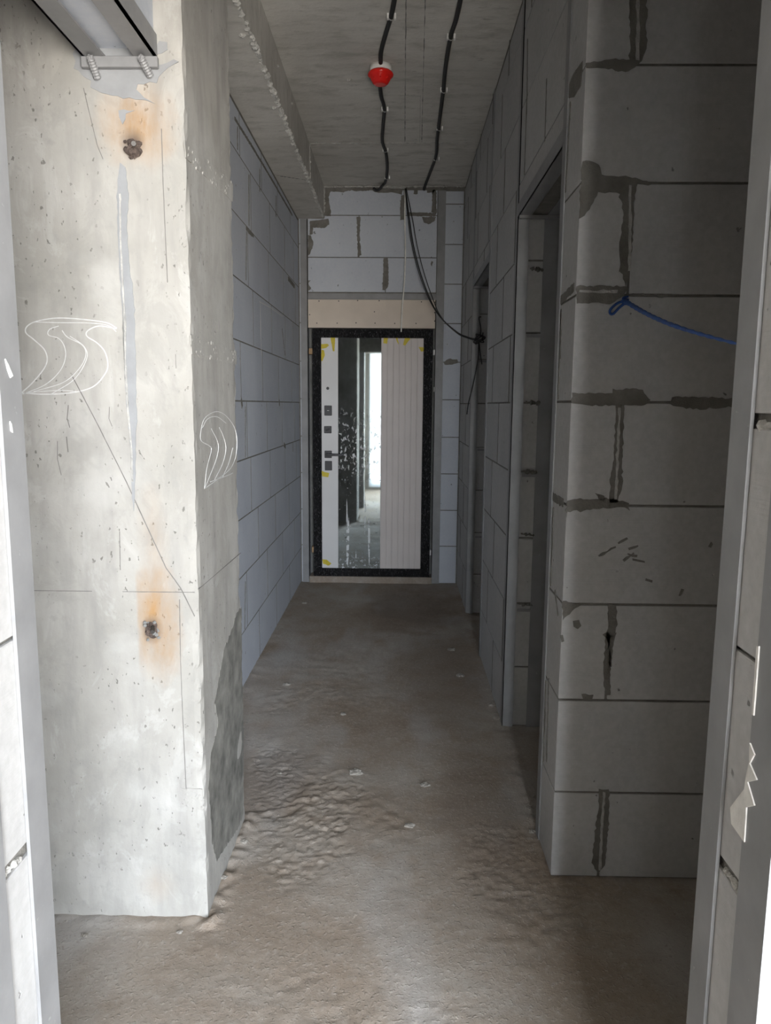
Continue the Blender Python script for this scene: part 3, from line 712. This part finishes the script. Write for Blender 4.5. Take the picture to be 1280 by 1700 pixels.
# ------------------------------------------------------------------ steel frames of the openings
def angle_post(x, y, z0, z1, sx_, sy_, leg=.045, t=.004):
    """L section: corner at (x, y), legs run towards sx_, sy_"""
    b = bmesh.new()
    xa, xb = sorted((x, x+sx_*leg)); ya, yb = sorted((y, y+sy_*leg))
    box(xa, xb, *sorted((y, y+sy_*t)), z0, z1, bm=b); box(*sorted((x, x+sx_*t)), ya, yb, z0, z1, bm=b); return b
def frame_opening(op, label):
    t = thing('steel_door_frame', label, 'door frame', (XR+TH/2, (op[0]+op[1])/2, 0), 'steel angle frames of the passage doorways')
    e_ = .004
    obj('post', angle_post(XR-e_, op[0], 0, ZC-.01, 1, -1, .05), 'steel', t); obj('post', angle_post(XR-e_, op[1]-e_, 0, ZC-.01, 1, 1, .05), 'steel', t)
    obj('post', angle_post(XR+TH+e_, op[0], 0, OPZ, -1, -1, .06), 'steel', t); obj('post', angle_post(XR+TH+e_, op[1]-e_, 0, OPZ, -1, 1, .065), 'steel', t)
    for x, s in ((XR-e_, 1), (XR+TH+e_, -1)):
        b = bmesh.new(); xa, xb = sorted((x, x+s*.055)); box(xa, xb, op[0], op[1]-e_, OPZ, OPZ+.005, bm=b)
        xa, xb = sorted((x, x+s*.005)); box(xa, xb, op[0], op[1]-e_, OPZ, OPZ+.05, bm=b); obj('lintel_angle', b, 'steel', t)
    for zz in (.55, 1.16, 1.76): obj('tie_bar', box(XR+.05, XR+TH-.06, op[1]-.009, op[1]-.005, zz, zz+.012), 'steel', t)
    obj('tie_bar', box(XR+.0, XR+TH, op[1]-.03, op[1]-.008, OPZ-.012, OPZ), 'steel', t)
frame_opening(OP1, 'grey steel angle frame of the nearer doorway on the right')
frame_opening(OP2, 'grey steel angle frame of the farther doorway on the right, near the entrance')

t = thing('steel_entrance_frame', 'grey steel frame set in the far block wall around the entrance door', 'door frame', (-.22, YF, 0))
obj('post', angle_post(EX0, YF-.006, 0, ZB-.003, -1, 1, .056), 'steel', t); obj('post', angle_post(EX1, YF-.006, 0, ZC-.03, 1, 1, .062), 'steel', t)
b = bmesh.new(); box(EX0, EX1, YF-.001, YF+.005, 2.292, 2.338, bm=b); box(EX0, EX1, YF-.001, YF+.06, 2.288, 2.293, bm=b); obj('lintel_angle', b, 'steel', t)

def jamb(side, label):
    x, s = (JX0, -1) if side < 0 else (JX1, 1)
    t = thing('steel_jamb', label, 'door frame', (x, (JY0+JY1)/2, 0), 'steel jambs of the near doorway')
    # corner at the reveal, one leg on the reveal and one on the wall face
    def L(yc, sy):
        b = bmesh.new(); ya, yb = sorted((yc, yc+sy*(.050 if sy < 0 else .066))); xa, xb = sorted((x, x+s*.070)); xt = sorted((x, x+s*.005)); yt = sorted((yc, yc-sy*.005))
        box(*xt, ya, yb, 0, 2.30, bm=b); box(xa, xb, *yt, 0, 2.30, bm=b); return b
    o1 = obj('angle_post', L(JY1+.001, -1), 'steel', t); o2 = obj('angle_post', L(JY0-.001, 1), 'steel', t)
    return t
jl = jamb(-1, 'grey steel angle jamb at the left edge of the foreground'); jr = jamb(1, 'grey steel angle jamb at the right edge of the foreground')
patch('paint_chip', jl, zA([(22, 255), (36, 280), (56, 330), (45, 340), (32, 305)]), 0, JX0+.0005, 1, 'chalk', .001, .001)
patch('paint_chip', jl, [(16, 700), (19, 704), (21, 718), (18, 716)], 0, JX0+.0005, 1, 'chalk', .001, .001)

# steel lintel at top left, ending on the column
t = thing('steel_lintel', 'pair of grey steel lintel angles running to the column at top left', 'lintel', (-.68, 1.5, 2.29))
ZL = P(150, 93, 1, YC-.02).z; LX0, LX1 = P(136, 92, 1, YC-.02).x, P(258, 92, 1, YC-.02).x
for x, s in ((LX0, 1), (LX1, -1)):
    b = bmesh.new(); box(*sorted((x, x+s*.053)), 1.0, YC-.004, ZL, ZL+.006, bm=b); box(*sorted((x, x+s*.006)), 1.0, YC-.004, ZL, ZL+.055, bm=b)
    obj('lintel_angle', b, 'steel', t)
obj('end_plate', box(LX0-.004, LX1+.004, YC-.020, YC-.006, ZL-.024, ZL+.001, .0015), 'steel', t)
for x, y, x2, y2 in ((150, 97, 162, 130), (235, 97, 250, 127)):
    p0, p1 = P(x, y, 1, YC-.035), P(x2, y2, 1, YC-.004)
    rnd = random.Random(x); pts = [p0.lerp(p1, i/14) for i in range(15)]
    obj('anchor_rod', tube(pts, .008, 8, rf=lambda i, t_: .0085+.0015*(i % 2)), 'steel', t)
    obj('weld_bead', lump_bm(p0, .009, x, .9), 'steel', t)

# ------------------------------------------------------------------ entrance door
YD = YF-.012
def px_box(x0, y0, x1, y1, ya, yb, bev=.002, seg=1):
    a_, c_ = P(x0, y1, 1, ya), P(x1, y0, 1, ya)
    return box(a_.x, c_.x, ya, yb, a_.z, c_.z, bev, seg=seg)
DX0, DX1, DZ0, DZ1 = -.693, .268, .052, 2.062
LX_0, LX_1, LZ0, LZ1 = -.627, .197, .118, 1.998
door = bpy.data.objects.new('door_1', None); COL.objects.link(door); door.location = (-.21, YF, DZ0); door['_w'] = tuple(door.location)
struct(door, 'white entrance door with mirror strip in a black metal frame at the end of the passage', 'door')
b = bmesh.new()
box(DX0, LX_0+.004, YD, YD+.10, DZ0, DZ1, .004, b); box(LX_1-.004, DX1, YD, YD+.10, DZ0, DZ1, .004, b)
box(LX_0-.002, LX_1+.002, YD, YD+.10, LZ1-.004, DZ1, .004, b); box(LX_0-.002, LX_1+.002, YD, YD+.10, DZ0, LZ0+.004, .004, b)
obj('door_frame', b, 'black', door)
leaf = obj('door_leaf', box(LX_0+.002, LX_1-.002, YD+.018, YD+.09, LZ0+.002, LZ1-.002, .002), 'white_panel', door)
MX0, MX1 = P(561, 700, 1, YD).x, P(632.5, 700, 1, YD).x
obj('panel', box(LX_0+.004, MX0, YD+.010, YD+.02, LZ0+.004, LZ1-.004, .0015), 'white_panel', leaf)
# mirror strip hangs a hair out of plumb
b = box(MX0+.001, MX1-.001, YD+.0095, YD+.02, LZ0+.004, LZ1-.004, .001)
for v in b.verts:
    if v.co.y < YD+.016: v.co.y += .0072*(v.co.z-1.05)
obj('mirror_strip', b, 'mirror', leaf)
wv = LX_1-.004-MX1
for k in range(7):
    x0 = MX1+wv*k/7; obj('panel_slat', box(x0+.0025, x0+wv/7-.0025, YD+.010, YD+.02, LZ0+.004, LZ1-.004, .002), 'grey_panel', leaf)
obj('groove_backing', box(MX1, LX_1-.004, YD+.0165, YD+.02, LZ0+.004, LZ1-.004), 'grey_panel', leaf)
def z5d(x, y): return (490+x/3.777, 530+y/3.777)
YH = YD+.004
for n_, (x0, y0, x1, y1) in (('lock_plate', (183, 541, 230, 604)), ('thumb_turn', (181, 670, 228, 715)), ('door_handle', (184, 825, 230, 870)), ('lock_plate', (186, 889, 231, 948))):
    a_, c_ = z5d(x0, y0), z5d(x1, y1); o = obj(n_, px_box(*a_, *c_, YH, YD+.012, .004, 2), 'hardware', leaf)
    mx_, my_ = (a_[0]+c_[0])/2, (a_[1]+c_[1])/2; p = P(mx_, my_, 1, YH)
    if n_ == 'door_handle':
        obj('neck', lathe([(.011, 0), (.011, -.045)], p, 'y', 16), 'hardware', o)
        obj('lever', box(p.x-.011, p.x+.125, p.y-.055, p.y-.040, p.z-.009, p.z+.009, .004, seg=2), 'hardware', o)
    elif n_ == 'thumb_turn':
        b = box(p.x-.006, p.x+.006, p.y-.018, p.y-.0, p.z-.016, p.z+.016, .003)
        bmesh.ops.rotate(b, verts=b.verts, cent=p, matrix=Matrix.Rotation(R(55), 3, 'Y')); obj('knob', b, 'hardware', o)
    elif y0 == 541: obj('key_slot', box(p.x-.008, p.x+.008, p.y-.003, p.y+.002, p.z-.002, p.z+.002), 'clip', o)
p = P(*z5d(204, 433), 1, YH); obj('peephole', lathe([(.004, -.002), (.010, -.002), (.012, .002), (.012, .010)], p, 'y', 20), 'hardware', leaf)
for k, pts in enumerate(([(220, 106), (250, 106), (250, 150), (246, 202), (236, 200), (226, 140)], [(160, 156), (205, 154), (212, 165), (195, 180), (163, 186)], [(165, 190), (182, 195), (187, 225), (172, 262), (163, 260)],
        [(556, 106), (584, 106), (576, 154), (553, 150)], [(628, 108), (648, 108), (642, 125), (652, 162), (640, 145)], [(690, 110), (718, 108), (720, 125), (690, 166), (676, 160)], [(745, 108), (765, 108), (750, 122)], [(774, 174), (812, 176), (812, 203), (790, 203)],
        [(166, 950), (185, 958), (214, 965), (208, 990), (170, 985)], [(170, 1505), (200, 1508), (228, 1532), (210, 1545), (175, 1532)])):
    b = poly3([P(*z5d(x, y), 1, YD+.009) for x, y in pts], AXN[(1, -1)], .0015, .001, .01, seed=k)
    for v in b.verts: v.co.y -= .012*max(0, noise.noise(v.co*22+Vector((k, 0, 0))))
    o = obj('tape_scrap', b, 'tape', leaf); o['label'] = 'torn scrap of yellow masking tape'
for x, y in ((97, 200), (116, 1445)): a_ = z5d(x-11, y-18); c_ = z5d(x+11, y+18); obj('wedge', px_box(*a_, *c_, YD+.01, YD+.08), 'wood', door)
for x, y in ((871, 207), (847, 1465), (874, 440)): a_ = z5d(x-5, y-16); c_ = z5d(x+6, y+16); obj('wedge', px_box(*a_, *c_, YD+.03, YD+.08), 'white_plastic', door)
struct(obj('trim_1', box(EX0, EX1, YD-.01, YF+.35, -.02, DZ0+.002, .004), 'floor'), 'raw concrete sill under the entrance door', 'sill')
struct(obj('trim_2', box(EX0-.02, EX1+.02, YF+.12, YF+.14, 0, 2.32), 'slurry'), 'dark backing behind the entrance door frame', 'backing')

# cream board with screws above the door
bt = thing('cover_board', 'cream plasterboard strip screwed above the entrance door', 'board', (-.22, YF, 2.076))
a_, c_ = P(511.5, 544, 1, YF-.006), P(723, 498, 1, YF-.006)
obj('board', box(a_.x, c_.x, YF-.006, YF+.012, a_.z, c_.z, .0015), 'board', bt)
for x, y in ((187, 790), (310, 790), (428, 787), (563, 788), (827, 795), (910, 798), (128, 875), (533, 857), (910, 862), (173, 928), (300, 928), (418, 926), (537, 928), (660, 930), (793, 930), (910, 915)):
    p = P(480+x/3.765, 290+y/3.765, 1, YF-.006); obj('screw', lathe([(.002, -.0012), (.0048, -.001), (.0052, .003)], p, 'y', 10), 'screw', bt)

# ------------------------------------------------------------------ ceiling services
t = thing('smoke_detector', 'red capped smoke detector on the ceiling', 'detector', tuple(P(632, 112, 2, ZC-.055)))
c = P(632, 110, 2, ZC)
obj('base', lathe([(.052, -.026), (.055, -.018), (.055, 0)], c, 'z', 36), 'white_plastic', t, True)
obj('dust_cap', lathe([(.020, -.086), (.032, -.085), (.040, -.078), (.050, -.058), (.062, -.046), (.065, -.040), (.060, -.032), (.052, -.026)], c, 'z', 40), 'red', t, True)
for k in range(8):
    a_ = 2*math.pi*k/8; b = bmesh.new(); box(c.x+.044*math.cos(a_)-.004, c.x+.044*math.cos(a_)+.004, c.y+.044*math.sin(a_)-.004, c.y+.044*math.sin(a_)+.004, c.z-.068, c.z-.050, .001, b)
    obj('cap_rib', b, 'red', t)
RC_ = .0105
def conduit(px, label, clips, tail=None):
    pts = [P(x, y, 2, ZC-RC_-.002) for x, y in px]
    if tail: pts += tail
    s = spline(pts, 12)
    # resample evenly so that the corrugations are regular
    L = [0]
    for a_, b_ in zip(s, s[1:]): L.append(L[-1]+(b_-a_).length)
    n_ = int(L[-1]/.0035); out = []; k = 0
    for i in range(n_+1):
        d = L[-1]*i/n_
        while k < len(L)-2 and L[k+1] < d: k += 1
        out.append(s[k].lerp(s[k+1], (d-L[k])/max(1e-6, L[k+1]-L[k])))
    t = thing('conduit', label, 'conduit', tuple(pts[len(pts)//2]), 'corrugated conduits on the ceiling')
    obj('tube', tube(out, RC_, 8, rf=lambda i, u: RC_*(1.0 if i % 2 else .86)), 'conduit', t, True)
    for x, y in clips:
        p = P(x, y, 2, ZC); b = bmesh.new()
        rr = RC_+.0025; arc = [p+Vector((rr*math.cos(a_), 0, -RC_-.002-rr*math.sin(a_))) for a_ in [R(-20+220*i/12) for i in range(13)]]
        for q, w in zip(arc, arc[1:]): pass
        strip_v = []
        for q in arc: strip_v.append((b.verts.new(q+Vector((0, -.006, 0))), b.verts.new(q+Vector((0, .006, 0)))))
        for (q, w), (q2, w2) in zip(strip_v, strip_v[1:]): b.faces.new((q, w, w2, q2))
        bmesh.ops.solidify(b, geom=b.faces[:], thickness=.0015)
        for s_ in (-1, 1): box(p.x+s_*.0155-.0045, p.x+s_*.0155+.0045, p.y-.009, p.y+.009, p.z-.022, p.z+.001, .001, b)
        obj('clip', b, 'clip', t)
conduit([(657, -12), (650, 25), (640, 58), (633, 85), (632, 104)], 'black corrugated conduit running from the top edge to the red detector', [(650, 23)])
zt = Vector((0, 0, -.035))
conduit([(630, 132), (633, 160), (638, 180), (636, 210), (635, 235), (641, 255), (643, 280), (640, 301)], 'black corrugated conduit from the red detector to the far wall', [(639, 178), (640, 246), (643, 292)],
        [P(636, 307, 2, ZC-.02), P(627, 316, 1, YF-.015), P(620, 312, 1, YF-.03)])
conduit([(767, -12), (757, 33), (748, 62), (740, 110), (736, 150), (731, 190), (726, 230), (724, 258), (714, 287), (707, 305)], 'long black corrugated conduit right of the detector along the ceiling', [(749, 57), (737, 146), (730, 210), (725, 261)], [P(704, 315, 1, YF-.02)])

def hang(name, px, label, mat, r_, group):
    """px: (x, y, world Y)"""
    pts = spline([P(x, y, 1, Y) for x, y, Y in px], 12)
    return tag(obj(name, tube(pts, r_, 8), mat, smooth=True), label, 'cable', group)
hang('white_cable', [(673, 313, 6.02), (672, 360, 6.0), (673, 420, 5.985), (671, 470, 5.975), (668, 510, 5.97), (666, 551, 5.965)], 'white cable hanging from the ceiling down to the top of the entrance door', 'white_cable', .0055, None)
for k, (dx, r_, lab) in enumerate(((0, .0045, 'thick black cable sagging from the ceiling to the right doorway'), (5, .0032, 'thin black cable sagging just outside the thick one above the entrance door'), (-2, .003, 'thin black cable nearest the white cable above the entrance door'))):
    hang('black_cable', [(673+dx*.3, 313, 6.015), (680+dx, 365, 5.95), (686+dx*1.2, 405, 5.92), (697+dx*1.2, 450, 5.85), (712+dx, 492, 5.75), (730+dx*.3, 525, 5.6), (758, 551+k*.8, 5.22), (777, 560+k*.8, 5.105), (789, 563+k, 5.07)], lab, 'cable', r_, 'black cables over the door')
# coil of spare cable hung in the farther doorway
t = thing('cable_coil', 'knot of black cable hung in the farther right doorway', 'cable', tuple(P(795, 563, 1, 5.08)))
rnd = random.Random(5); c = P(796, 563, 1, 5.09)
for k in range(5):
    rx, rz = rnd.uniform(.016, .034), rnd.uniform(.014, .028); ph = rnd.uniform(0, 6)
    pts = [c+Vector((rx*math.cos(a_+ph)+.006*math.sin(3*a_), .012*math.sin(2*a_+ph)-.004*k, rz*math.sin(a_)+.004*k-.008)) for a_ in [2*math.pi*i/28 for i in range(29)]]
    obj('loop', tube(pts, .004, 7), 'cable', t, True)
for px in ([(797, 560, 5.09), (798, 545, 5.09), (795, 528, 5.1), (799, 526, 5.1)], [(795, 568, 5.09), (797, 585, 5.09), (800, 605, 5.09)], [(795, 570, 5.08), (793, 600, 5.06), (785, 640, 5.03), (778, 668, 5.01), (775, 688, 5.0)], [(800, 560, 5.09), (802, 552, 5.09), (800, 566, 5.09)]):
    obj('tail', tube(spline([P(x, y, 1, Y) for x, y, Y in px], 8), .0038, 7), 'cable', t, True)

# blue twine tied to the facing wall
t = thing('blue_twine', 'blue twine knotted at the right block wall and pulled to the jamb', 'twine', tuple(P(1040, 500, 1, YR-.01)))
p0 = P(1038, 500, 1, YR-.008); p1 = P(1232, 573, 1, 1.06)
pts = [p0.lerp(p1, i/60)+Vector((0, 0, -.012*math.sin(math.pi*i/60))) for i in range(61)]
obj('line', tube(pts, .004, 7, rf=lambda i, u: .0046*(1-u)**.8+.0018+.0007*math.sin(i*1.9)), 'rope', t, True)
loop = [P(x, y, 1, YR-.008) for x, y in ((1040, 499), (1026, 503), (1014, 513), (1013, 520), (1018, 521), (1028, 511), (1038, 503))]
obj('loop', tube(spline(loop, 6), .0036, 7), 'rope', t, True)
obj('knot', lump_bm(p0, .010, 4, .9), 'rope', t, True)
obj('loose_end', tube(spline([p0, P(1034, 495, 1, YR-.01), P(1043, 492, 1, YR-.006)], 6), .0025, 6), 'rope', t, True)

# ------------------------------------------------------------------ crumbs on the floor
LUMPS = [(750, 1079, .024, 'flat mortar crumb in the middle distance near the farther right doorway'), (764, 1122, .022, 'pale mortar crumb on the floor right of centre, nearer than the flat one'),
         (817, 1172, .020, 'mortar crumb at the foot of the right block wall'), (824, 1192, .015, 'small mortar crumb at the foot of the steel post on the right'),
         (591, 1283, .026, 'round mortar lump in the middle of the passage floor'), (706, 1303, .018, 'upright mortar lump right of the passage middle'), (680, 1371, .017, 'flat pale crumb stuck to the floor in the foreground'),
         (463, 1283, .012, 'small crumb beside the broken floor crust on the left'), (570, 1186, .014, 'flat crumb left of centre farther down the floor'), (476, 1137, .02, 'low crumb near the left wall farther down the floor'),
         (405, 1400, .012, 'crumb against the back corner of the column'), (372, 1462, .011, 'crumb against the side of the concrete column'), (140, 1553, .010, 'dark speck of mortar before the column front'), (298, 1548, .009, 'tiny mortar chip near the column front corner'),
         (884, 1382, .012, 'crumb at the foot of the nearer door post'), (505, 1002, .018, 'low crumb by the left wall near the entrance')]
for k, (x, y, s, lab) in enumerate(LUMPS):
    p = P(x, y, 2, 0); p.z = ground(p.x, p.y)+s*.12
    tag(obj('mortar_crumb', lump_bm(p, s, k*1.7, .42), 'lump', smooth=False), lab, 'crumb', 'mortar crumbs on the floor')
for o in bpy.data.objects:
    if '_w' in o: del o['_w']
